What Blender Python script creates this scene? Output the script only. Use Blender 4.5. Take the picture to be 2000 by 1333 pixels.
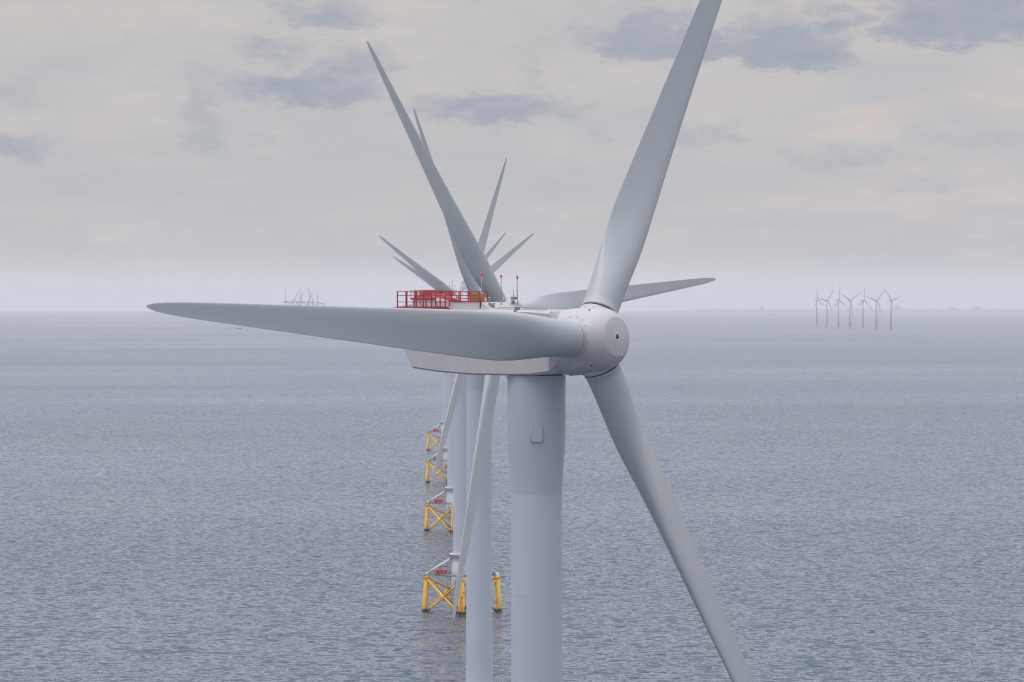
import bpy, bmesh, math, random
from mathutils import Matrix, Vector
random.seed(4)
PI = math.pi
R = math.radians
sc = bpy.context.scene
for o in list(bpy.data.objects): bpy.data.objects.remove(o)

# ------------------------------------------------------------------ camera
FPX, ROW = 8543.0, 564.5           # focal length in photo pixels, eye-level row (photo is 2000 x 1333)
CAMZ = 93.76                       # metres above the sea
RE = 6.7e6                         # earth radius incl. refraction: the sea really curves away
cam = bpy.data.objects.new('camera', bpy.data.cameras.new('camera'))
sc.collection.objects.link(cam)
cam.location = (0, 0, CAMZ)
cam.rotation_euler = (PI / 2 - math.atan((666.5 - ROW) / FPX), 0, 0)
cam.data.sensor_width = 36.0
cam.data.lens = FPX / 2000 * 36.0
cam.data.clip_start = 1.0
cam.data.clip_end = 200000.0
sc.camera = cam

# ------------------------------------------------------------------ light
SUN_EL, SUN_AZ = R(56), R(-115)    # azimuth from +Y (view direction) towards +X: sun to the left, a little behind
sd = bpy.data.lights.new('sun', 'SUN')
sd.energy = 0.9; sd.angle = R(22); sd.color = (1.0, 0.965, 0.92)
sun = bpy.data.objects.new('sun', sd); sc.collection.objects.link(sun)
sdir = Vector((math.sin(SUN_AZ) * math.cos(SUN_EL), math.cos(SUN_AZ) * math.cos(SUN_EL), math.sin(SUN_EL)))
sun.rotation_euler = (-sdir).to_track_quat('-Z', 'Y').to_euler()
sun.location = (0, 0, 400)

sc.view_settings.view_transform = 'Standard'
sc.view_settings.look = 'None'
sc.view_settings.exposure = 0.0
sc.view_settings.gamma = 1.0
sc.render.engine = 'CYCLES'
sc.cycles.use_denoising = True
sc.cycles.max_bounces = 6
sc.cycles.volume_bounces = 1
sc.cycles.use_adaptive_sampling = False
sc.cycles.filter_width = 1.2


class NT:
    """small node-tree helper"""
    def __init__(s, nt):
        s.nt = nt; nt.nodes.clear()
    def n(s, t, **kw):
        nd = s.nt.nodes.new(t)
        for k, v in kw.items(): setattr(nd, k, v)
        return nd
    def put(s, sock, v):
        if v is None: return
        if hasattr(v, 'is_output') or hasattr(v, 'links'): s.nt.links.new(v, sock)
        else: sock.default_value = v
    def m(s, op, a, b=None, c=None, clamp=False):
        nd = s.n('ShaderNodeMath', operation=op, use_clamp=clamp)
        s.put(nd.inputs[0], a); s.put(nd.inputs[1], b); s.put(nd.inputs[2], c)
        return nd.outputs[0]
    def v(s, op, a, b=None):
        nd = s.n('ShaderNodeVectorMath', operation=op)
        s.put(nd.inputs[0], a); s.put(nd.inputs[1], b)
        return nd.outputs[0]
    def mix(s, f, a, b):
        nd = s.n('ShaderNodeMix', data_type='RGBA')
        s.put(nd.inputs[0], f); s.put(nd.inputs[6], a); s.put(nd.inputs[7], b)
        return nd.outputs[2]
    def comb(s, x, y, z):
        nd = s.n('ShaderNodeCombineXYZ')
        s.put(nd.inputs[0], x); s.put(nd.inputs[1], y); s.put(nd.inputs[2], z)
        return nd.outputs[0]
    def noise(s, vec, scale, detail=4, rough=0.55, dist=0.0):
        nd = s.n('ShaderNodeTexNoise')
        s.put(nd.inputs['Vector'], vec)
        nd.inputs['Scale'].default_value = scale; nd.inputs['Detail'].default_value = detail
        nd.inputs['Roughness'].default_value = rough; nd.inputs['Distortion'].default_value = dist
        return nd.outputs[0]
    def ramp(s, f, a, b, lo=0.0, hi=1.0, smooth=True):
        nd = s.n('ShaderNodeMapRange', interpolation_type='SMOOTHSTEP' if smooth else 'LINEAR')
        s.put(nd.inputs[0], f); nd.inputs[1].default_value = a; nd.inputs[2].default_value = b
        nd.inputs[3].default_value = lo; nd.inputs[4].default_value = hi
        return nd.outputs[0]


def lin(r, g, b):
    f = lambda c: (c / 255 / 12.92) if c / 255 <= 0.04045 else ((c / 255 + 0.055) / 1.055) ** 2.4
    return (f(r), f(g), f(b), 1.0)


# ------------------------------------------------------------------ sky: Nishita daylight behind an overcast cloud sheet
world = bpy.data.worlds.new("World"); sc.world = world; world.use_nodes = True
W = NT(world.node_tree)
SKYK = 0.1
tc = W.n('ShaderNodeTexCoord')
sep = W.n('ShaderNodeSeparateXYZ'); W.put(sep.inputs[0], tc.outputs['Generated'])
X, Y, Z = sep.outputs
ay = W.m('MAXIMUM', W.m('ABSOLUTE', Y), 0.05)
# direction in thousandths of a radian-like units: u to the right, v above eye level
u = W.m('MULTIPLY', X, 1.0); vv = W.m('MULTIPLY', Z, 1.0)
uv = W.comb(W.m('MULTIPLY', X, 1.0), W.m('MULTIPLY', Y, 1.0), W.m('MULTIPLY', Z, 2.6))
n1 = W.noise(uv, 26.0, 6, 0.6)
n2 = W.noise(uv, 95.0, 6, 0.62)
n3 = W.noise(uv, 9.0, 3, 0.5)
wx = W.m('ADD', W.m('MULTIPLY', W.m('SUBTRACT', W.noise(uv, 60.0, 8, 0.68), 0.5), 0.034), W.m('MULTIPLY', W.m('SUBTRACT', W.noise(uv, 300.0, 4, 0.6), 0.5), 0.007))
wz = W.m('MULTIPLY', W.m('SUBTRACT', W.noise(W.v('ADD', uv, (3.1, 1.7, 5.2)), 90.0, 8, 0.7), 0.5), 0.015)
ux = W.m('ADD', X, wx); uz = W.m('ADD', Z, wz)
# individual cloud banks: centre (photo px), half-sizes, strength
banks = [(1262, 70, 110, 52, 1.0), (1345, 92, 170, 26, .9), (1545, 84, 120, 42, 1.0), (1490, 50, 60, 55, .55), (1612, 40, 60, 34, .65),
         (1862, 28, 150, 54, 1.05), (640, 25, 85, 38, .75), (600, 168, 140, 36, .85), (690, 130, 75, 46, .65), (960, 208, 150, 30, .8),
         (1040, 130, 40, 44, .35), (540, 95, 75, 24, .55), (402, 180, 42, 80, .42), (390, 268, 46, 26, .45), (40, 180, 60, 40, .35),
         (40, 282, 80, 24, .6), (1400, 266, 62, 22, .45), (1640, 308, 120, 22, .4), (1790, 362, 90, 18, .35), (1180, 262, 32, 14, .35),
         (1870, 268, 120, 14, .28), (510, 262, 40, 20, .3), (770, 118, 30, 20, .3), (1270, 210, 60, 16, .25), (1110, 352, 60, 16, .2),
         (250, 90, 120, 20, .15), (860, 300, 200, 14, .12), (1500, 430, 250, 18, .12)]
dark = None
for cx, cy, rx, ry, st in banks:
    du = W.m('DIVIDE', W.m('SUBTRACT', ux, (cx - 1000) / FPX), rx * 1.45 / FPX)
    dv = W.m('DIVIDE', W.m('SUBTRACT', uz, (ROW - cy) / FPX), ry * 1.45 / FPX)
    # flatter, firmer base than top
    r2 = W.m('ADD', W.m('MULTIPLY', du, du), W.m('MULTIPLY', dv, dv))
    fld = W.m('MULTIPLY', W.m('MAXIMUM', W.m('SUBTRACT', 1.0, r2), 0.0), W.m('MULTIPLY', W.m('SUBTRACT', 0.92, W.m('MULTIPLY', dv, 0.42)), st))
    dark = fld if dark is None else W.m('MAXIMUM', dark, fld)
front = W.ramp(Y, 0.2, 0.6)
dark = W.m('MULTIPLY', dark, front)
generic = W.ramp(n1, 0.56, 0.78)
hi = W.ramp(Z, 0.02, 0.10)
cloud = W.m('ADD', W.ramp(W.m('MULTIPLY', dark, W.ramp(W.noise(uv, 170.0, 6, 0.65), 0.25, 0.65, 0.7, 1.15)), 0.0, 0.85, 0, 1), W.m('MULTIPLY', generic, 0.22), clamp=True)
cloud = W.m('MAXIMUM', cloud, W.m('MULTIPLY', W.ramp(n1, 0.45, 0.7), W.m('MULTIPLY', hi, 0.5)))
base = W.mix(W.ramp(n3, 0.35, 0.65), lin(189, 189, 191), lin(200, 196, 193))
pink = W.ramp(W.noise(W.comb(X, Y, W.m('MULTIPLY', Z, 5.0)), 15.0, 5, 0.6), 0.50, 0.70)
base = W.mix(W.m('MULTIPLY', pink, 0.6), base, lin(217, 201, 196))
base = W.mix(W.m('MULTIPLY', W.ramp(n2, 0.4, 0.75), 0.45), base, lin(186, 189, 195))
st1 = W.noise(W.comb(X, W.m('MULTIPLY', Y, 1.0), W.m('MULTIPLY', Z, 7.0)), 22.0, 7, 0.62)
base = W.mix(W.m('MULTIPLY', W.ramp(st1, 0.50, 0.72), 0.6), base, lin(184, 187, 194))
st2 = W.noise(W.comb(X, W.m('ADD', Y, 4.0), W.m('MULTIPLY', Z, 4.0)), 48.0, 7, 0.66)
base = W.mix(W.m('MULTIPLY', W.ramp(st2, 0.52, 0.75), 0.4), base, lin(213, 209, 206))
# brighter, bluer band low down
low = W.ramp(Z, -0.002, 0.009, 1, 0)
base = W.mix(W.m('MULTIPLY', low, 0.7), base, lin(217, 215, 214))
col = W.mix(W.m('MULTIPLY', cloud, W.ramp(n2, 0.2, 0.8, 0.75, 1.0)), base, lin(158, 165, 180))
# overcast: the sheet gets brighter and a little bluer overhead
el = W.m('POWER', W.m('MAXIMUM', Z, 0.0), 2.6)
gain = W.m('ADD', 1.0, W.m('MULTIPLY', el, 4.0))
tint = W.mix(W.ramp(Z, 0.08, 0.5), (1, 1, 1, 1), (0.97, 1.0, 1.05, 1))
sheet = W.v('MULTIPLY', col, tint)
vs = W.n('ShaderNodeVectorMath', operation='SCALE'); W.put(vs.inputs[0], sheet); W.put(vs.inputs[3], W.m('MULTIPLY', gain, 1.0 / SKYK))
nish = W.n('ShaderNodeTexSky', sky_type='NISHITA')
nish.sun_disc = False; nish.sun_elevation = SUN_EL; nish.sun_rotation = SUN_AZ
nish.dust_density = 3.0; nish.altitude = 90
final = W.mix(0.985, nish.outputs[0], vs.outputs[0])
bg = W.n('ShaderNodeBackground'); W.put(bg.inputs[0], final); bg.inputs[1].default_value = SKYK
wo = W.n('ShaderNodeOutputWorld'); W.put(wo.inputs[0], bg.outputs[0])

# ------------------------------------------------------------------ materials
MATS = {}
def mat(name, col, rough=0.45, var=0.05, dirt=0.0, scale=0.6, metal=0.0, bump=0.0, band=None, streak=False, spec=0.5):
    """painted surface: base colour with slight mottling, optional rain streaks and a tide-line band of growth"""
    if name in MATS: return MATS[name]
    m = bpy.data.materials.new(name); m.use_nodes = True
    N = NT(m.node_tree)
    t = N.n('ShaderNodeTexCoord')
    P = t.outputs['Object']
    out = N.n('ShaderNodeOutputMaterial'); b = N.n('ShaderNodeBsdfPrincipled')
    N.put(out.inputs[0], b.outputs[0])
    c0 = tuple(col) + (1.0,)
    lo = tuple(x * (1 - var) for x in col) + (1.0,); hi_ = tuple(min(1, x * (1 + var)) for x in col) + (1.0,)
    c = N.mix(N.ramp(N.noise(P, scale, 5, 0.6), 0.3, 0.7), lo, hi_)
    if dirt > 0:
        sp = N.n('ShaderNodeSeparateXYZ'); N.put(sp.inputs[0], P)
        q = N.comb(N.m('MULTIPLY', sp.outputs[0], 3.5), N.m('MULTIPLY', sp.outputs[1], 3.5), N.m('MULTIPLY', sp.outputs[2], 0.22 if streak else 3.0))
        f = N.ramp(N.noise(q, 1.0, 6, 0.65), 0.55, 0.85)
        c = N.mix(N.m('MULTIPLY', f, dirt), c, (col[0] * .42, col[1] * .40, col[2] * .37, 1))
    if band is not None:
        sp2 = N.n('ShaderNodeSeparateXYZ'); N.put(sp2.inputs[0], P)
        f = N.ramp(N.m('ADD', sp2.outputs[2], N.m('MULTIPLY', N.noise(P, 1.3, 4), 1.0)), band, band + 0.5, 1, 0)
        c = N.mix(f, c, (0.03, 0.026, 0.016, 1))
    N.put(b.inputs['Base Color'], c)
    N.put(b.inputs['Roughness'], N.ramp(N.noise(P, scale * 4, 3), 0.2, 0.8, rough - 0.06, rough + 0.08))
    b.inputs['Metallic'].default_value = metal
    b.inputs['Specular IOR Level'].default_value = spec
    if bump > 0:
        bn = N.n('ShaderNodeBump'); bn.inputs['Distance'].default_value = bump
        N.put(bn.inputs['Height'], N.noise(P, scale * 2.5, 4)); N.put(b.inputs['Normal'], bn.outputs[0])
    MATS[name] = m
    return m

M_BLADE = mat('blade_gelcoat', (0.35, 0.374, 0.398), 0.38, 0.025, 0.10, 0.15)
M_TOWER = mat('tower_paint', (0.405, 0.438, 0.505), 0.5, 0.03, 0.10, 0.12, streak=True)
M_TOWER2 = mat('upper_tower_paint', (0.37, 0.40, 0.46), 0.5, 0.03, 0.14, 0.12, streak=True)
M_NAC = mat('nacelle_shell', (0.42, 0.405, 0.42), 0.45, 0.03, 0.12, 0.4, streak=True)
M_HUB = mat('hub_shell', (0.43, 0.42, 0.435), 0.42, 0.025, 0.08, 0.5)
M_RED = mat('red_safety_paint', (0.38, 0.006, 0.024), 0.45, 0.12, 0.1, 2.0)
M_DARK = mat('dark_rubber_seal', (0.03, 0.033, 0.038), 0.6, 0.1)
M_GALV = mat('galvanised_steel', (0.26, 0.27, 0.28), 0.5, 0.15, 0.3, 2.0, metal=0.5)
M_LAMP = mat('red_lamp_glass', (0.75, 0.01, 0.03), 0.25, 0.02)
M_BLUE = mat('blue_emblem_paint', (0.012, 0.03, 0.16), 0.35, 0.05)
M_PALE = mat('pale_green_ring_paint', (0.55, 0.60, 0.50), 0.4, 0.05)
M_YEL = mat('yellow_jacket_paint', (0.70, 0.37, 0.012), 0.5, 0.14, 0.35, 0.8, band=1.1, streak=True)
M_TP = mat('white_transition_steel', (0.60, 0.63, 0.66), 0.45, 0.05, 0.15, 0.5, streak=True)
M_DECK = mat('deck_grating', (0.16, 0.175, 0.20), 0.7, 0.2, 0.3, 2.0)
M_ORG = mat('orange_cabinet_paint', (0.72, 0.075, 0.015), 0.5, 0.1, 0.2, 1.5)
M_FART = mat('far_turbine_paint', (0.26, 0.25, 0.28), 0.6, 0.03)
M_FARY = mat('far_yellow_base_paint', (0.28, 0.10, 0.06), 0.6, 0.1)
M_BOAT = mat('dark_hull_paint', (0.04, 0.05, 0.07), 0.5, 0.1)
M_BOATW = mat('white_cabin_paint', (0.45, 0.45, 0.46), 0.5, 0.1)
M_LAND = mat('coast_land', (0.07, 0.085, 0.075), 0.9, 0.3, scale=0.002)
M_CONC = mat('distant_concrete', (0.16, 0.16, 0.17), 0.9, 0.1, scale=0.05)
M_BRN = mat('ochre_housing_paint', (0.36, 0.17, 0.03), 0.5, 0.15, 0.3, 2.0)

# ------------------------------------------------------------------ mesh helpers
class MB:
    def __init__(s): s.bm = bmesh.new()
    def box(s, x0, x1, y0, y1, z0, z1, bev=0.0):
        vs = [s.bm.verts.new((x, y, z)) for x in (x0, x1) for y in (y0, y1) for z in (z0, z1)]
        fs = [(0, 1, 3, 2), (4, 6, 7, 5), (0, 4, 5, 1), (2, 3, 7, 6), (0, 2, 6, 4), (1, 5, 7, 3)]
        nf = [s.bm.faces.new([vs[i] for i in f]) for f in fs]
        if bev > 0:
            es = list({e for f in nf for e in f.edges})
            bmesh.ops.bevel(s.bm, geom=es, offset=bev, segments=2, affect='EDGES')
        return s
    def tube(s, a, b, ra, rb=None, n=10, caps=True):
        rb = ra if rb is None else rb
        a = Vector(a); b = Vector(b); d = (b - a).normalized()
        q = d.to_track_quat('Z', 'Y')
        r1 = []; r2 = []
        for i in range(n):
            t = 2 * PI * i / n
            o = q @ Vector((math.cos(t), math.sin(t), 0))
            r1.append(s.bm.verts.new(a + o * ra)); r2.append(s.bm.verts.new(b + o * rb))
        for i in range(n):
            j = (i + 1) % n
            f = s.bm.faces.new((r1[i], r1[j], r2[j], r2[i])); f.smooth = True
        if caps:
            s.bm.faces.new(r1[::-1]); s.bm.faces.new(r2)
        return s
    def lathe(s, prof, n=48, M=None, smooth=True, close=True):
        """profile of (axial, radius) about +Z, optional matrix"""
        M = M or Matrix()
        rings = []
        for z, r in prof:
            if r < 1e-6: rings.append([s.bm.verts.new(M @ Vector((0, 0, z)))])
            else: rings.append([s.bm.verts.new(M @ Vector((r * math.cos(2 * PI * i / n), r * math.sin(2 * PI * i / n), z))) for i in range(n)])
        for A, B in zip(rings, rings[1:]):
            for i in range(n):
                j = (i + 1) % n
                if len(A) == 1 and len(B) == 1: continue
                if len(A) == 1: f = s.bm.faces.new((A[0], B[j], B[i]))
                elif len(B) == 1: f = s.bm.faces.new((A[i], A[j], B[0]))
                else: f = s.bm.faces.new((A[i], A[j], B[j], B[i]))
                f.smooth = smooth
        if close:
            if len(rings[0]) > 1: s.bm.faces.new(rings[0][::-1])
            if len(rings[-1]) > 1: s.bm.faces.new(rings[-1])
        return s
    def loft(s, secs, cap=True, smooth=True):
        rs = [[s.bm.verts.new(p) for p in sec] for sec in secs]
        n = len(rs[0])
        for A, B in zip(rs, rs[1:]):
            for i in range(n):
                j = (i + 1) % n
                f = s.bm.faces.new((A[i], A[j], B[j], B[i])); f.smooth = smooth
        if cap:
            s.bm.faces.new(rs[0][::-1]); s.bm.faces.new(rs[-1])
        return s
    def ball(s, c, r, n=12):
        c = Vector(c)
        prof = [(-r * math.cos(PI * k / 8), r * math.sin(PI * k / 8)) for k in range(9)]
        prof[0] = (-r, 0); prof[-1] = (r, 0)
        return s.lathe(prof, n, Matrix.Translation(c))
    def build(s, name, m, parent=None, M=None, sharp=None):
        bmesh.ops.recalc_face_normals(s.bm, faces=s.bm.faces)
        me = bpy.data.meshes.new(name)
        if sharp is not None:
            for e in s.bm.edges:
                if len(e.link_faces) == 2 and e.calc_face_angle(0) > sharp: e.smooth = False
        s.bm.to_mesh(me); s.bm.free()
        me.materials.append(m)
        o = bpy.data.objects.new(name, me)
        sc.collection.objects.link(o)
        if parent is not None: o.parent = parent
        if M is not None: o.matrix_local = M
        return o


def empty(name, loc=(0, 0, 0), label=None, cat=None, group=None):
    o = bpy.data.objects.new(name, None); sc.collection.objects.link(o)
    o.location = loc; o.empty_display_size = 2
    tag(o, label, cat, group)
    return o

def tag(o, label=None, cat=None, group=None, kind=None):
    if label: o['label'] = label
    if cat: o['category'] = cat
    if group: o['group'] = group
    if kind: o['kind'] = kind
    return o

def drop(x, y): return -(x * x + y * y) / (2 * RE)

# ------------------------------------------------------------------ sea: one curved sheet to beyond the horizon
bm = bmesh.new()
radii = [0.0]
r = 30.0
while r < 47000: radii.append(r); r *= 1.045
NS = 256
prev = None
for r in radii:
    if r == 0: ring = [bm.verts.new((0, 0, 0))]
    else: ring = [bm.verts.new((r * math.sin(2 * PI * i / NS), r * math.cos(2 * PI * i / NS), drop(r, 0))) for i in range(NS)]
    if prev is not None:
        for i in range(NS):
            j = (i + 1) % NS
            f = bm.faces.new((prev[0], ring[i], ring[j])) if len(prev) == 1 else bm.faces.new((prev[i], ring[i], ring[j], prev[j]))
            f.smooth = True
    prev = ring
bmesh.ops.recalc_face_normals(bm, faces=bm.faces)
me = bpy.data.meshes.new('sea'); bm.to_mesh(me); bm.free()
if me.polygons[0].normal.z < 0: me.flip_normals()
sea = bpy.data.objects.new('sea', me); sc.collection.objects.link(sea); sea['kind'] = 'structure'
m = bpy.data.materials.new('sea_water'); m.use_nodes = True
N = NT(m.node_tree)
t = N.n('ShaderNodeTexCoord'); P = t.outputs['Object']
mp = N.n('ShaderNodeMapping'); mp.inputs['Rotation'].default_value = (0, 0, R(7)); mp.inputs['Scale'].default_value = (1.05, 1.0, 1.0)
N.put(mp.inputs[0], P); Q = mp.outputs[0]
gust = N.noise(N.v('MULTIPLY', P, (0.6, 1.0, 1.0)), 1 / 420.0, 4, 0.55)
swath = N.noise(N.v('MULTIPLY', P, (0.35, 1.0, 1.0)), 1 / 900.0, 4, 0.6)
amp = N.m('MULTIPLY', N.ramp(gust, 0.3, 0.7, 0.75, 1.25, smooth=False), N.ramp(swath, 0.35, 0.65, 0.8, 1.2))
# wave slopes straight from vector noise, so that they do not fade with distance
def slope(scale, detail, rough, k, off):
    nd = N.n('ShaderNodeTexNoise'); N.put(nd.inputs['Vector'], N.v('ADD', Q, off))
    nd.inputs['Scale'].default_value = scale; nd.inputs['Detail'].default_value = detail; nd.inputs['Roughness'].default_value = rough
    nd.inputs['Distortion'].default_value = 0.3
    return N.v('MULTIPLY', N.v('SUBTRACT', nd.outputs['Color'], (0.5, 0.5, 0.5)), (k * .8, k, 0.0))
sl = N.v('ADD', slope(1 / 3.4, 4, 0.66, 2.6, (0, 0, 0)), slope(1 / 12.0, 3, 0.55, 1.0, (71, 13, 0)))
sl = N.v('MULTIPLY', sl, N.comb(amp, amp, 0.0))
geo = N.n('ShaderNodeNewGeometry')
nrm = N.v('NORMALIZE', N.v('ADD', geo.outputs['Normal'], sl))
body = N.n('ShaderNodeBsdfDiffuse')
N.put(body.inputs[0], N.mix(N.ramp(gust, 0.35, 0.65), (0.020, 0.042, 0.072, 1), (0.034, 0.056, 0.080, 1)))
gl = N.n('ShaderNodeBsdfGlossy'); gl.inputs['Color'].default_value = (0.86, 0.90, 0.985, 1); gl.inputs['Roughness'].default_value = 0.17
N.put(gl.inputs['Normal'], nrm)
fr = N.n('ShaderNodeFresnel'); fr.inputs['IOR'].default_value = 1.33; N.put(fr.inputs['Normal'], nrm)
mx = N.n('ShaderNodeMixShader'); N.put(mx.inputs[0], fr.outputs[0]); N.put(mx.inputs[1], body.outputs[0]); N.put(mx.inputs[2], gl.outputs[0])
out = N.n('ShaderNodeOutputMaterial'); N.put(out.inputs[0], mx.outputs[0])
me.materials.append(m)

# ------------------------------------------------------------------ wind turbine
HUBZ = CAMZ - 5.20               # nacelle reference height at the tower axis
HUBA = CAMZ - 5.53               # height where the rotor axis meets the tower axis
OV, TILT, CONE = 6.45, R(6.0), R(2.26)
ZD = 10.8                        # jacket head / deck level
LEG_LO, LEG_HI = 10.95, 10.15    # half diagonal at the water and at the head
JDIR = [PI, -PI / 2, 0.0, PI / 2]  # left, near, right, far leg

def lerp(tab, x):
    if x <= tab[0][0]: return tab[0][1]
    for (a, va), (b_, vb) in zip(tab, tab[1:]):
        if x <= b_:
            f = (x - a) / (b_ - a); return va + (vb - va) * f
    return tab[-1][1]

CH = [(2.9, 3.46), (5, 3.52), (7, 3.76), (9, 4.15), (11, 4.48), (13, 4.62), (15, 4.58), (19, 4.32), (24, 3.95), (28, 3.66), (34, 3.2), (40, 2.75), (46, 2.28), (52, 1.82), (57, 1.42), (60, 1.08), (62, .7), (63, .2)]
TH = [(2.9, 1.0), (5, .97), (7, .86), (9, .70), (12, .50), (15, .385), (20, .30), (28, .25), (36, .21), (46, .18), (63, .15)]
TW = [(2.9, 15), (12, 14.0), (16, 11.2), (20, 8.8), (24, 6.8), (28, 5.2), (34, 3.2), (40, 1.8), (46, .8), (52, 0), (63, -.8)]
PX = [(2.9, .5), (7, .49), (10, .47), (14, .45), (28, .45), (63, .47)]

def smoothed(tab, x, w=1.2):
    return sum(lerp(tab, min(63, max(2.9, x + d * w))) for d in (-1, -.5, 0, .5, 1)) / 5

def blade_bm(nst=64, npt=36):
    secs = []
    for k in range(nst):
        f = k / (nst - 1)
        r = 3.12 + (63 - 3.12) * f
        if k >= nst - 8: r = 63 - (63 - (3.12 + 59.88 * (nst - 8) / (nst - 1))) * ((nst - 1 - k) / 7) ** 1.6
        w = 1.0 if 4 < r < 59 else 0.0
        c = smoothed(CH, r, 1.4 * w + .01); th = smoothed(TH, r, 1.2 * w + .01); tw = R(smoothed(TW, r, 1.5 * w + .01)); px = smoothed(PX, r, 1.2 * w + .01)
        wt = min(1, max(0, (r - 4.5) / 9.0)); wt = wt * wt * (3 - 2 * wt)
        bend = -math.sin(CONE) * r - 0.9 * (r / 63) ** 2       # upwind cone plus a little pre-bend
        pts = []
        for i in range(npt):
            t_ = 2 * PI * i / npt
            s = 0.5 - 0.5 * math.cos(t_)
            up = 1 if math.sin(t_) >= 0 else -1
            circ = 0.5 * math.sin(t_)
            yt = 5 * (0.2969 * math.sqrt(s) - .126 * s - .3516 * s * s + .2843 * s ** 3 - .1015 * s ** 4)
            cam_ = 0.045 * 4 * s * (1 - s)
            air = up * yt * th * (1.15 if up > 0 else .85) + cam_
            y = ((1 - wt) * circ * th + wt * air) * c
            x = (px - s) * c
            X_ = x * math.cos(tw) + y * math.sin(tw)
            Y_ = -x * math.sin(tw) + y * math.cos(tw)
            pts.append((X_, Y_ + bend, r))
        secs.append(pts)
    # root flange
    fl = [[(x * k_, (y - secs[0][0][1]) * k_ + secs[0][0][1], z) for x, y, _ in secs[0]] for z, k_ in ((3.12, 1.035), (3.30, 1.035), (3.35, 1.0))]
    secs = fl + [q for q in secs if q[0][2] > 3.5]
    mb = MB(); mb.loft(secs)
    return mb

def hub_frame(yaw): return Matrix.Rotation(yaw, 4, 'Z') @ Matrix.Translation((0, 0, HUBA)) @ Matrix.Rotation(-TILT, 4, 'X') @ Matrix.Translation((0, -OV, 0))
def pose(root, kids, yaw, phase):
    """turn nacelle and everything on it to the wind, and the rotor to its phase"""
    k = 0
    for o in kids:
        nm = o.name.split('.')[0]
        if nm in ('nacelle', 'helihoist_platform', 'light_mast', 'wind_sensor', 'cooler_housing', 'roof_handrail', 'tool_crate', 'ladder_bracket'):
            o.matrix_local = Matrix.Rotation(yaw, 4, 'Z')
        elif nm == 'hub':
            o.matrix_local = hub_frame(yaw) @ Matrix.Rotation(PI / 2 - phase, 4, 'Y')
        elif nm == 'blade':
            o.matrix_local = hub_frame(yaw) @ Matrix.Rotation(PI / 2 - phase - 2 * PI * k / 3, 4, 'Y'); k += 1

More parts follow.
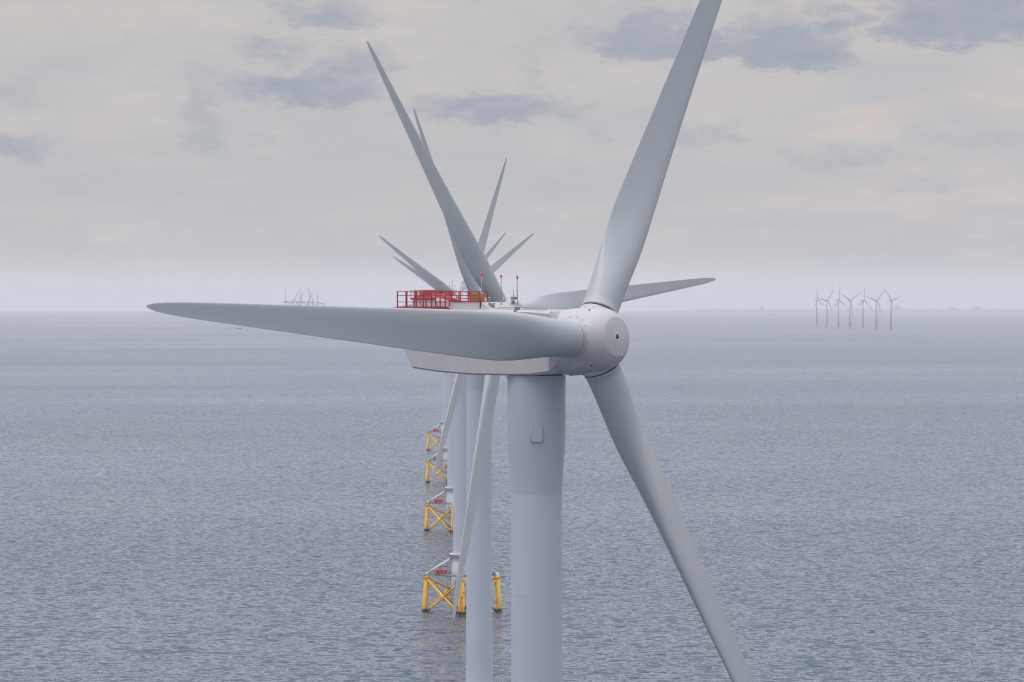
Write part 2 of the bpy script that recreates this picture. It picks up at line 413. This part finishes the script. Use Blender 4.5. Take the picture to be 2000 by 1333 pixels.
def make_turbine():
    root = empty('wind_turbine')
    # --- jacket
    def legpt(a, z):
        rr = LEG_LO + (LEG_HI - LEG_LO) * z / ZD
        return Vector((rr * math.cos(a), rr * math.sin(a), z))
    for i, a in enumerate(JDIR):
        lb = MB(); lb.tube(legpt(a, -8), legpt(a, ZD - .2), .74, n=20)
        lb.lathe([(0, .74), (.1, .86), (.9, .86), (1.0, .74)], 20, Matrix.Translation(legpt(a, ZD - 1.3)))
        for b_ in (JDIR[(i + 1) % 4], JDIR[(i + 3) % 4]):      # short pipe stubs low on the leg
            lb.tube(legpt(a, 3.3), legpt(a, 3.3).lerp(legpt(b_, 3.3), .17), .10, n=8)
        lb.build('jacket_leg', M_YEL, root)
    for i in range(4):
        a, b_ = JDIR[i], JDIR[(i + 1) % 4]
        xb = MB()
        p1, p2 = legpt(a, ZD - 1.1), legpt(b_, ZD - 1.1)
        q1, q2 = legpt(a, -.6), legpt(b_, -.6)
        xb.tube(p1, q2, .42, n=14)
        c_ = (p1 + q2 + p2 + q1) / 4
        d1 = (c_ - p2).normalized()
        xb.tube(p2, c_ - d1 * .3, .36, n=14); xb.tube(q1, c_ + d1 * .3, .36, n=14)
        xb.tube(c_ - (q2 - p1).normalized() * 1.1, c_ + (q2 - p1).normalized() * 1.1, .5, n=14)
        xb.build('cross_brace', M_YEL, root)
    bl = MB()           # boat landing on the near leg
    for sx in (-.75, .75):
        bl.tube((sx, -12.3, -2.5), (sx, -11.5, 6.0), .17, n=8); bl.tube((sx, -11.5, 6.0), (sx, -10.6, 7.2), .17, n=8)
    for k in range(14): bl.tube((-.28, -12.1 + k * .055, .2 + k * .62), (.28, -12.1 + k * .055, .2 + k * .62), .03, n=6)
    for sx in (-.3, .3): bl.tube((sx, -12.15, 0), (sx, -10.9, ZD), .05, n=6)
    for z in (.8, 5.2): bl.tube((-.75, -12.0 + z * .05, z), (.75, -12.0 + z * .05, z), .12, n=8)
    bl.build('boat_landing', M_YEL, root)
    # --- transition piece
    tp = MB()
    tp.lathe([(4.6, 2.9), (6.0, 3.15), (ZD - .6, 3.05), (ZD + 5.6, 2.62), (ZD + 5.8, 2.62)], 48)
    t_ = tp.build('transition_piece', M_TP, root)
    for a in JDIR:
        s_ = MB(); hi_ = Vector((2.35 * math.cos(a), 2.35 * math.sin(a), ZD + 5.2)); lo_ = legpt(a, ZD); lo_.z = ZD + .35
        s_.tube(lo_, hi_, .33, .33, n=16)
        s_.tube(lo_ + Vector((0, 0, -.6)), lo_ + Vector((0, 0, .2)), .62, .50, n=20)
        s_.build('strut', M_TP, t_)
        s2 = MB(); s2.tube(legpt(a, ZD - .7), (2.9 * math.cos(a), 2.9 * math.sin(a), 5.4 + 1.0), .30, n=12)
        s2.build('lower_strut', M_YEL, t_)
    dk = MB()
    for i in range(4):
        a, b_ = JDIR[i], JDIR[(i + 1) % 4]
        p, q = legpt(a, ZD + .1), legpt(b_, ZD + .1)
        dk.tube(p, q, .20, n=8)
        for fz in (1.1,):
            dk.tube(p + Vector((0, 0, fz)), q + Vector((0, 0, fz)), .035, n=6)
            dk.tube(p + Vector((0, 0, .6)), q + Vector((0, 0, .6)), .03, n=6)
        for k in range(1, 9):
            c_ = p.lerp(q, k / 9); dk.tube(c_, c_ + Vector((0, 0, 1.1)), .035, n=6)
        dk.tube(p, (0, 0, ZD + .1), .15, n=8)
        # walkway inside the edge
        n_ = (p + q) / 2; n_.z = 0; n_.normalize()
        dd = (q - p).normalized(); w0 = -n_ * 1.6
        vs = [p + dd * .9, q - dd * .9, q - dd * 2.4 + w0, p + dd * 2.4 + w0]
        bot = [dk.bm.verts.new(v + Vector((0, 0, .16))) for v in vs]; top = [dk.bm.verts.new(v + Vector((0, 0, .24))) for v in vs]
        dk.bm.faces.new(bot[::-1]); dk.bm.faces.new(top)
        for i2 in range(4): dk.bm.faces.new((bot[i2], bot[(i2 + 1) % 4], top[(i2 + 1) % 4], top[i2]))
    dk.box(-12.9, -10.2, -1.0, 1.0, ZD + .30, ZD + .38)
    for yy in (-1, 0, 1): dk.tube((-12.9, yy, ZD + .38), (-12.9, yy, ZD + 1.35), .035, n=6)
    dk.tube((-12.9, -1, ZD + 1.35), (-12.9, 1, ZD + 1.35), .035, n=6)
    dk.tube((-12.9, -1, ZD + 1.35), (-10.4, -1, ZD + 1.35), .035, n=6)
    dk.build('deck', M_DECK, root)
    jt = MB()
    for (x, y) in ((-4.2, -5.2), (-3.3, -6.0)):
        jt.tube((x, y, ZD), (x * .95, y * .95, 5.2), .07, n=8)
    jt.box(-1.9, -.5, -9.2, -8.4, 7.0, 9.4); jt.tube((-1.6, -8.8, 9.3), (-1.6, -8.8, ZD), .08, n=6); jt.tube((-.7, -8.8, 9.3), (-.7, -8.8, ZD), .08, n=6)
    jt.build('cable_duct', M_GALV, root)
    cb = MB(); cb.box(-7.6, -4.2, -3.9, -2.6, ZD + .34, ZD + 1.75, .05); cb.build('deck_cabinet', M_ORG, root)
    cab = [o for o in sc.objects if o.name.startswith('deck_cabinet')][-1]
    for k in range(3):
        cd = MB(); cd.box(-7.25 + k * 1.1, -6.55 + k * 1.1, -3.96, -3.90, ZD + .75, ZD + 1.45); cd.build('cabinet_door', M_DARK, cab)
    cr = MB(); cr.tube((-6.3, -2.2, ZD + .3), (-6.3, -2.2, ZD + 2.5), .16, n=10); cr.tube((-6.3, -2.2, ZD + 2.4), (-3.7, -3.0, ZD + 2.6), .12, n=8)
    cr.tube((-3.7, -3.0, ZD + 2.6), (-3.7, -3.0, ZD + .4), .02, n=6)
    cr.build('davit_crane', M_DARK, root)
    # --- tower
    pl = MB(); pl.lathe([(ZD + 5.8, 3.3), (ZD + 5.84, 3.6), (ZD + 6.15, 3.6), (ZD + 6.15, 2.4)], 48, smooth=False); pl.build('access_platform', M_TP, root)
    pr = MB()
    for k in range(20):
        a = 2 * PI * k / 20; pr.tube((3.5 * math.cos(a), 3.5 * math.sin(a), ZD + 5.0), (3.5 * math.cos(a), 3.5 * math.sin(a), ZD + 5.8), .05, n=6)
    pr.lathe([(ZD + 5.0, 3.46), (ZD + 5.0, 3.56), (ZD + 5.12, 3.56), (ZD + 5.12, 3.46)], 32)
    pr.build('platform_bracket', M_GALV, root)
    zt = HUBZ - 3.06
    prof = [(ZD + 6.1, 2.62), (30, 2.52), (50, 2.46)]
    for z in (HUBZ - 40.0, HUBZ - 24.0): prof += [(z, 2.445), (z, 2.46), (z + .16, 2.46), (z + .16, 2.445)]
    prof += [(HUBZ - 14.4, 2.445)]
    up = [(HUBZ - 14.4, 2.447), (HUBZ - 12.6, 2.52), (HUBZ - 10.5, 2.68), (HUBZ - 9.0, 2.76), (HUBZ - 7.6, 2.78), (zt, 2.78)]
    tw = MB(); tw.lathe(prof, 96)
    tower = tw.build('tower', M_TOWER, root, sharp=R(35))
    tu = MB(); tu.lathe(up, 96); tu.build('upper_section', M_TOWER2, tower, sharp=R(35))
    hp = MB(); hp.box(-.52, .52, -2.91, -2.60, HUBZ - 9.35, HUBZ - 7.75, .03)
    hp.tube((-.55, -2.80, HUBZ - 9.4), (-.55, -2.80, HUBZ - 7.85), .05, n=6); hp.tube((.55, -2.80, HUBZ - 9.4), (.55, -2.80, HUBZ - 7.85), .05, n=6)
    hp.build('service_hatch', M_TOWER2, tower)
    yb = MB(); yb.lathe([(zt - .05, 2.5), (zt + .35, 2.5)], 64); yb.build('yaw_bearing', M_DARK, tower)
    # --- nacelle: lofted shell, rotor end at -Y
    def sec(y, hw, zb, zt_, ch, tp_):
        """octagonal section: half width, bottom, top, bottom chamfer, top chamfer"""
        return [(-hw + ch, y, zb), (hw - ch, y, zb), (hw, y, zb + ch * .8), (hw, y, zt_ - tp_ * .7), (hw - tp_, y, zt_), (-hw + tp_, y, zt_), (-hw, y, zt_ - tp_ * .7), (-hw, y, zb + ch * .8)]
    Z0, Z1 = HUBZ - 3.0, HUBZ + 3.2
    nb = MB()
    nb.loft([sec(-4.5, 2.2, Z0 + .75, Z1 - .9, .7, .6), sec(-3.9, 3.0, Z0 + .16, Z1 - .12, .35, .35), sec(-1.5, 3.1, Z0 - .02, Z1 + .02, .22, .3), sec(2, 3.15, Z0 - .05, Z1 + .02, .2, .3), sec(6, 3.15, Z0 - .03, Z1, .2, .3),
             sec(10, 3.15, Z0 + .2, Z1, .2, .3), sec(13.1, 3.1, Z0 + .52, Z1, .2, .3), sec(14.1, 3.0, Z0 + 1.9, Z1 - .02, .3, .3), sec(14.75, 2.85, Z0 + 4.4, Z1 - .04, .3, .3)], smooth=False)
    nac = nb.build('nacelle', M_NAC, root)
    for y in (2.0, 6.0):        # panel joints stand a few millimetres proud
        sm = MB(); sm.box(-3.162, -3.13, y - .02, y + .02, Z0 + .25, Z1 - .35); sm.build('panel_joint', M_NAC, nac)
    co = MB(); co.lathe([(-4.75, 2.55), (-4.2, 2.7)], 48, Matrix.Translation((0, 0, HUBZ + .3)) @ Matrix.Rotation(-PI / 2, 4, 'X') @ Matrix.Scale(1, 4)); 
    co.build('bearing_collar', M_DARK, nac)
    # --- cooler housing on the roof
    ch = MB()
    def hs(y, z, w): return [(-w, y, Z1 - .05), (w, y, Z1 - .05), (w * .93, y, z), (-w * .93, y, z)]
    ch.loft([hs(9.2, Z1 + .0, 2.65), hs(8.35, Z1 + .72, 2.6), hs(4.9, Z1 + .72, 2.6), hs(3.4, Z1 + .0, 2.6)], smooth=False)
    ch.build('cooler_housing', M_NAC, root)
    # --- helihoist platform
    hpz = Z1 + .16
    x0, x1, y0, y1 = -3.2, 3.2, 8.75, 14.85
    hb = MB(); hb.box(x0, x1, y0, y1, Z1 + .04, hpz); 
    hb.box(x0 - .08, x0, y0, y1 + .08, Z1 - .08, hpz + .12); hb.box(x1, x1 + .08, y0, y1 + .08, Z1 - .08, hpz + .12); hb.box(x0, x1, y1, y1 + .08, Z1 - .08, hpz + .12)
    hel = hb.build('helihoist_platform', M_RED, root)
    top = Z1 + 1.78
    def rails(pts, zb, zs, name, post=.045, every=1.22):
        rb = MB()
        for (a, b_) in zip(pts, pts[1:]):
            a = Vector(a); b_ = Vector(b_); L = (b_ - a).length; n_ = max(1, round(L / every))
            for k in range(n_ + 1):
                c_ = a.lerp(b_, k / n_); rb.box(c_.x - post, c_.x + post, c_.y - post, c_.y + post, zb, top)
            for z in zs: rb.tube((a.x, a.y, z), (b_.x, b_.y, z), .035, n=6)
        return rb.build(name, M_RED, hel)
    zs = (top - .02, top - .42, top - 1.05)
    rails([(x0, y0), (x0, y1), (x1, y1), (x1, y0)], hpz, zs, 'railing')
    zs2 = (top - .03, top - .38, top - .72)
    rails([(-2.5, 8.6), (-2.5, 5.0)], Z1 + .74, zs2 + (Z1 + .80,), 'railing', .035)
    gt = MB()      # gate frames and kick mesh panels inside the deck
    for yy in (9.6, 11.6): gt.tube((x0, yy, hpz + .05), (x0, yy + 1.1, top), .035, n=6)
    gp = MB(); gp.tube((-2.5, 4.9, Z1 + .05), (-2.5, 4.9, top - .3), .09, n=8); gp.build('hoist_post', M_RED, hel)
    for k in range(5): gt.tube((-1.6 + .35 * k, 9.4, hpz + .7), (-1.1 + .35 * k, 12.4, hpz + 1.3), .05, n=6)
    gt.build('gate_frame', M_RED, hel)
    # --- roof equipment
    for (lx, ly, zt_) in ((-2.2, 5.0, 1.28), (0.0, 4.4, 1.12), (2.2, 4.2, 1.02)):
        mz = MB(); mz.tube((lx, ly, Z1), (lx, ly, CAMZ + zt_), .045, n=8)
        mz.box(lx - .12, lx + .12, ly - .12, ly + .12, Z1 - .02, Z1 + .15)
        mo = mz.build('light_mast', M_GALV, root)
        lb = MB(); lb.lathe([(-.02, .0), (-.02, .07), (.06, .11), (.2, .10), (.27, 0)], 12, Matrix.Translation((lx, ly, CAMZ + zt_))); lb.build('lamp', M_LAMP, mo)
    ws = MB()
    ws.tube((2.0, 4.5, Z1), (2.0, 4.5, Z1 + 1.35), .10, n=10); ws.box(1.75, 2.25, 4.3, 4.7, Z1 + 1.0, Z1 + 1.22); ws.tube((2.0, 4.5, Z1 + 1.3), (2.0, 4.5, Z1 + 1.95), .03, n=6)
    ws.tube((1.2, 5.2, Z1), (2.0, 4.5, Z1 + .75), .055, n=8); ws.tube((1.5, 4.2, Z1 + .75), (2.5, 4.8, Z1 + .75), .05, n=8)
    ws.ball((1.55, 4.25, Z1 + .85), .16); ws.ball((2.45, 4.8, Z1 + .6), .18); ws.box(1.8, 2.4, 4.1, 4.5, Z1, Z1 + .35)
    ws.build('wind_sensor', M_GALV, root)
    w2 = MB()
    w2.tube((-1.9, 4.3, Z1), (-1.9, 4.3, Z1 + 1.2), .08, n=8); w2.tube((-2.1, 3.9, Z1), (-1.9, 4.3, Z1 + .8), .05, n=6); w2.box(-2.1, -1.7, 3.8, 4.1, Z1, Z1 + .5); w2.ball((-1.9, 4.3, Z1 + 1.1), .14)
    w2.tube((-1.9, 4.3, Z1 + .55), (-1.5, 3.9, Z1 + .6), .07, n=6)
    w2.build('ladder_bracket', M_GALV, root)
    tcx = MB(); tcx.box(-2.1, -1.2, 5.4, 6.6, Z1 + .74, Z1 + 1.55, .04); tcx.build('tool_crate', M_BRN, root)
    hr = MB()
    hr.tube((-2.75, 2.9, Z1 + .10), (-2.75, -3.6, Z1 + .06), .03, n=6); hr.tube((-2.2, 2.9, Z1 + .22), (2.2, 3.1, Z1 + .22), .03, n=6)
    for k in range(6): hr.tube((-2.75, 2.6 - k * 1.2, Z1), (-2.75, 2.6 - k * 1.2, Z1 + .10), .03, n=6)
    hr.box(-2.9, -2.6, -.1, .35, Z1, Z1 + .30, .02); hr.box(-3.12, -3.02, .0, .28, Z1 - .7, Z1 + .0)
    hr.build('roof_handrail', M_GALV, root)
    # --- hub: body of revolution about -Y, with three blade sleeves
    A = Matrix.Rotation(PI / 2, 4, 'X')      # +Z -> -Y
    prof = [(-2.75, 2.7), (-2.72, 3.02), (-2.5, 3.14), (-2.0, 3.18), (-.9, 3.16), (.3, 3.10), (1.3, 3.03), (2.0, 2.9), (2.6, 2.64), (3.0, 2.33), (3.25, 2.06), (3.35, 1.92), (3.40, 1.84), (3.42, 0)]
    hbm = MB(); hbm.lathe(prof, 96, A)
    hub = hbm.build('hub', M_HUB, root, sharp=R(40))
    em = MB(); em.lathe([(3.41, .24), (3.435, .24), (3.435, 0)], 32, A); em.build('emblem_disc', M_BLUE, hub)
    em = MB(); em.lathe([(3.41, .27), (3.428, .27), (3.428, .42), (3.41, .42)], 32, A, close=False); em.build('emblem_ring', M_PALE, hub)
    for k in range(3):
        Rk = Matrix.Rotation(-2 * PI * k / 3, 4, 'Y')
        sl = MB()
        sl.lathe([(.8, 1.84), (2.86, 1.84), (2.96, 1.81), (2.99, 1.76)], 64, Rk)
        sl.build('blade_sleeve', M_HUB, hub, sharp=R(40))
        rg = MB(); rg.lathe([(2.95, 1.68), (3.16, 1.68)], 64, Rk); rg.build('seal_ring', M_DARK, hub)
        bt = MB()
        for q in range(16):
            a = 2 * PI * q / 16 + .13
            rr = 2.12
            x_, y_ = rr * math.cos(a), rr * math.sin(a)
            # bolt heads follow the hub surface around the sleeve
            ax = -y_
            rad = None
            for (za, ra), (zb_, rb_) in zip(prof, prof[1:]):
                if za <= ax <= zb_: rad = ra + (rb_ - ra) * (ax - za) / (zb_ - za + 1e-9); break
            if rad is None or rad <= abs(x_) + .05 or abs(x_) > 2.4: continue
            zz = math.sqrt(rad * rad - x_ * x_)
            bt.tube(Rk @ Vector((x_, y_, zz - .06)), Rk @ Vector((x_ * 1.005, y_, zz + .03)), .045, n=8)
        bt.build('bolt_ring', M_DARK, hub)
    eb = MB()
    for k in range(6):
        a = 2 * PI * k / 6 + .5
        p = Vector((3.03 * math.cos(a), 3.03 * math.sin(a), 1.4)); eb.tube(A @ (p * .99), A @ (p + Vector((.1 * math.cos(a), .1 * math.sin(a), 0))), .07, n=8)
        p = Vector((3.1 * math.cos(a + .4), 3.1 * math.sin(a + .4), -2.0)); eb.tube(A @ p, A @ (p + Vector((.16 * math.cos(a + .4), .16 * math.sin(a + .4), 0))), .08, n=8)
    eb.build('lifting_eye', M_DARK, hub)
    b0 = blade_bm().build('blade', M_BLADE, root)
    for k in range(2):
        b1 = b0.copy(); sc.collection.objects.link(b1); b1.parent = root
    b0.name = 'blade'
    return root

CH_MAP = {}
def kids_of(o): return sorted([c for c in bpy.data.objects if c.parent == o], key=lambda c: c.name)
def copy_tree(o, parent=None):
    c = o.copy(); sc.collection.objects.link(c); c.parent = parent
    for k in kids_of(o): copy_tree(k, c)
    return c

proto = make_turbine()
GRP = 'wind turbines standing in one line on yellow jackets'
row = [  # d, x px, yaw, phase, label
    (418.4, 1048, 50.50, 57.20, 'nearest and largest white wind turbine, one blade pointing left below red roof railing'),
    (844.6, 936, 49.44, 5.97, 'second wind turbine in the line, one blade pointing right just above the horizon'),
    (1270.8, 902, 53.48, 116.31, 'third wind turbine in the line, standing on the nearest and largest yellow jacket in view'),
    (1697.0, 886.5, 50.57, 63.92, 'fourth wind turbine in the line, on the second yellow jacket, one steep blade leaning right'),
    (2123.2, 877.5, 46.85, 31.19, 'fifth wind turbine in the line, on the third yellow jacket, blades in a wide V'),
    (2549.4, 871.5, 52.38, 37.88, 'sixth and farthest wind turbine of the line, on the smallest yellow jacket'),
]
turbs = []
for i, (d, xp, yaw, ph, lab) in enumerate(row):
    t_ = proto if i == 0 else copy_tree(proto)
    x = (xp - 1000) / FPX * d
    t_.location = (x, d, drop(x, d))
    tag(t_, lab, 'wind turbine', GRP)
    turbs.append((t_, yaw, ph))
for t_, yaw, ph in turbs: pose(t_, kids_of(t_), R(yaw), R(ph))

# ------------------------------------------------------------------ far wind farms
def make_far():
    root = empty('distant_wind_turbine')
    a = MB(); a.tube((0, 0, 13), (0, 0, 71), 2.0, 1.3, n=12); a.build('tower', M_FART, root)
    a = MB(); a.tube((0, 0, -2), (0, 0, 13), 2.6, n=12); a.lathe([(11, 2), (11, 4.4), (12.6, 4.4), (12.6, 2)], 12); a.build('transition_piece', M_FARY, root)
    a = MB(); a.box(-1.7, 1.7, -3.5, 6.0, 70.8, 74.2, .5); a.ball((0, -4.2, 72.5), 1.9); a.build('nacelle', M_FART, root)
    bm_ = MB(); bm_.loft([[(c * .3, -e, r_), (0, -t2 - e, r_), (-c * .7, -e, r_), (0, t2 - e, r_)] for r_, c, t2, e in ((1.2, 2.2, 1.0, 0), (8, 3.9, .6, .2), (20, 2.9, .4, .5), (33, 1.9, .3, 1.0), (45, .5, .1, 1.5))])
    b0 = bm_.build('blade', M_FART, root)
    for k in range(2):
        c = b0.copy(); sc.collection.objects.link(c); c.parent = root
    return root
far0 = make_far()
far = [  # px x, distance, phase, yaw, scale, group id
    (1595, 12570, 93, 55, 1, 'R'), (1615, 12390, 52, 35, 1, 'R'), (1637.5, 12010, 88, 50, 1, 'R'), (1660, 11930, 32, 35, 1, 'R'), (1685.5, 11690, 83, 50, 1, 'R'), (1711.5, 11350, 44, 40, 1, 'R'), (1740, 10940, 18, 50, 1, 'R'),
    (557.5, 11900, 92, 50, .93, 'L'), (571, 12100, 55, 40, .93, 'L'), (581, 12300, 50, 50, .93, 'L'), (587.5, 12000, 95, 48, .93, 'L'), (600.5, 12500, 56, 44, .93, 'L'), (604, 12200, 96, 40, .93, 'L'), (611, 12700, 112, 45, .93, 'L'), (620, 12000, 98, 52, .93, 'L')]
ordR = ['leftmost', 'second from left', 'third from left', 'middle', 'third from right', 'second from right', 'rightmost and nearest']
ordL = ['leftmost', 'second from left', 'third from left', 'fourth from left', 'fourth from right', 'third from right', 'second from right', 'rightmost']
iR = iL = 0
ft = []
for i, (xp, d, ph, yaw, s_, g) in enumerate(far):
    t_ = far0 if i == 0 else copy_tree(far0)
    x = (xp - 1000) / FPX * d
    t_.location = (x, d, drop(x, d)); t_.scale = (s_, s_, s_)
    if g == 'R':
        tag(t_, ordR[iR] + ' of the seven tiny hazy turbines on the right horizon', 'wind turbine', 'distant turbines on the right horizon'); iR += 1
    else:
        tag(t_, ordL[iL] + ' of the tiny hazy turbines above the left blade', 'wind turbine', 'distant turbines on the left horizon'); iL += 1
    ft.append((t_, yaw, ph))
for t_, yaw, ph in ft:
    k = 0
    for o in kids_of(t_):
        nm = o.name.split('.')[0]
        if nm == 'nacelle': o.matrix_local = Matrix.Rotation(R(yaw), 4, 'Z')
        if nm == 'blade':
            o.matrix_local = Matrix.Rotation(R(yaw), 4, 'Z') @ Matrix.Translation((0, -4.4, 72.5)) @ Matrix.Rotation(-R(5), 4, 'X') @ Matrix.Rotation(PI / 2 - R(ph) - 2 * PI * k / 3, 4, 'Y'); k += 1

# ------------------------------------------------------------------ small vessel far off to the left
v = empty('workboat', label='tiny dark workboat on the sea just under the long left blade', cat='boat')
d = 11300; x = (466 - 1000) / FPX * d
v.location = (x, d, drop(x, d)); v.rotation_euler = (0, 0, R(8))
a = MB(); a.loft([[(xx, -w_, 1.9 + s2), (xx, w_, 1.9 + s2), (xx, w_ * .6, -.5), (xx, -w_ * .6, -.5)] for xx, w_, s2 in ((-9, 2.6, 0), (-3, 3.2, 0), (4, 2.9, .3), (8, 1.2, .9), (9.4, .2, 1.2))], smooth=False)
a.build('hull', M_BOAT, v)
a = MB(); a.box(-1, 4.2, -2, 2, 1.9, 4.6, .2); a.box(0, 3.2, -1.6, 1.6, 4.6, 6.2, .2); a.tube((1.5, 0, 6.2), (1.5, 0, 9), .12, n=6); a.build('wheelhouse', M_BOATW, v)

# ------------------------------------------------------------------ low coast on the horizon
def coast(name, pxa, pxb, d, hs, seed):
    rnd = random.Random(seed)
    mb = MB(); secs = []
    n_ = 70
    for k in range(n_ + 1):
        f = k / n_; xp = pxa + (pxb - pxa) * f; x = (xp - 1000) / FPX * d
        edge = min(1, 6 * f, 6 * (1 - f) + .25)
        h = (lerp(hs, f) * (.8 + .4 * rnd.random())) * max(.02, edge)
        z = drop(x, d)
        secs.append([(x, d - 400, z - 8), (x, d - 150, z + h * .6), (x, d + 200, z + h), (x, d + 1200, z + h * .9), (x, d + 2500, z - 15)])
    mb.loft(secs)
    o = mb.build(name, M_LAND); o['kind'] = 'structure'
    return o
coast('coast_hills', 1230, 2300, 33500, [(0, 8), (.15, 20), (.3, 17), (.5, 23), (.6, 19), (.8, 24), (1, 20)], 3)
coast('coast_hills', -400, 330, 35500, [(0, 7), (.5, 6), (1, 2)], 5)
def bld(xp, d, w, h, kind, label):
    x = (xp - 1000) / FPX * d; z = drop(x, d)
    e = empty(kind, (x, d, z), label, 'building')
    a = MB(); a.box(-w / 2, w / 2, -30, 30, -10, h); a.build('main_block', M_CONC, e)
    a = MB(); a.box(-w / 4, w / 6, -20, 20, h, h + 9); a.build('roof_block', M_CONC, e)
bld(1488, 33000, 26, 44, 'tower_block', 'faint tall block on the horizon left of the seven turbines')
bld(1752, 33000, 50, 46, 'power_station', 'faint boxy building on the horizon right of the seven turbines')
bld(1862, 33000, 60, 32, 'factory_building', 'faint wide building on the horizon, left one of the far right pair')
bld(1908, 33000, 80, 34, 'factory_building', 'faint wide building on the horizon, right one of the far right pair')

# ------------------------------------------------------------------ haze
hz = MB(); hz.box(-48000, 48000, -48000, 48000, -330, 158)
hz = hz.build('haze', bpy.data.materials.new('sea_haze')); hz['kind'] = 'stuff'
m = hz.data.materials[0]; m.use_nodes = True
N = NT(m.node_tree)
pv = N.n('ShaderNodeVolumePrincipled'); pv.inputs['Color'].default_value = (0.90, 0.905, 0.94, 1)
pv.inputs['Density'].default_value = 5.2e-5; pv.inputs['Anisotropy'].default_value = 0.2
out = N.n('ShaderNodeOutputMaterial'); N.put(out.inputs['Volume'], pv.outputs[0])
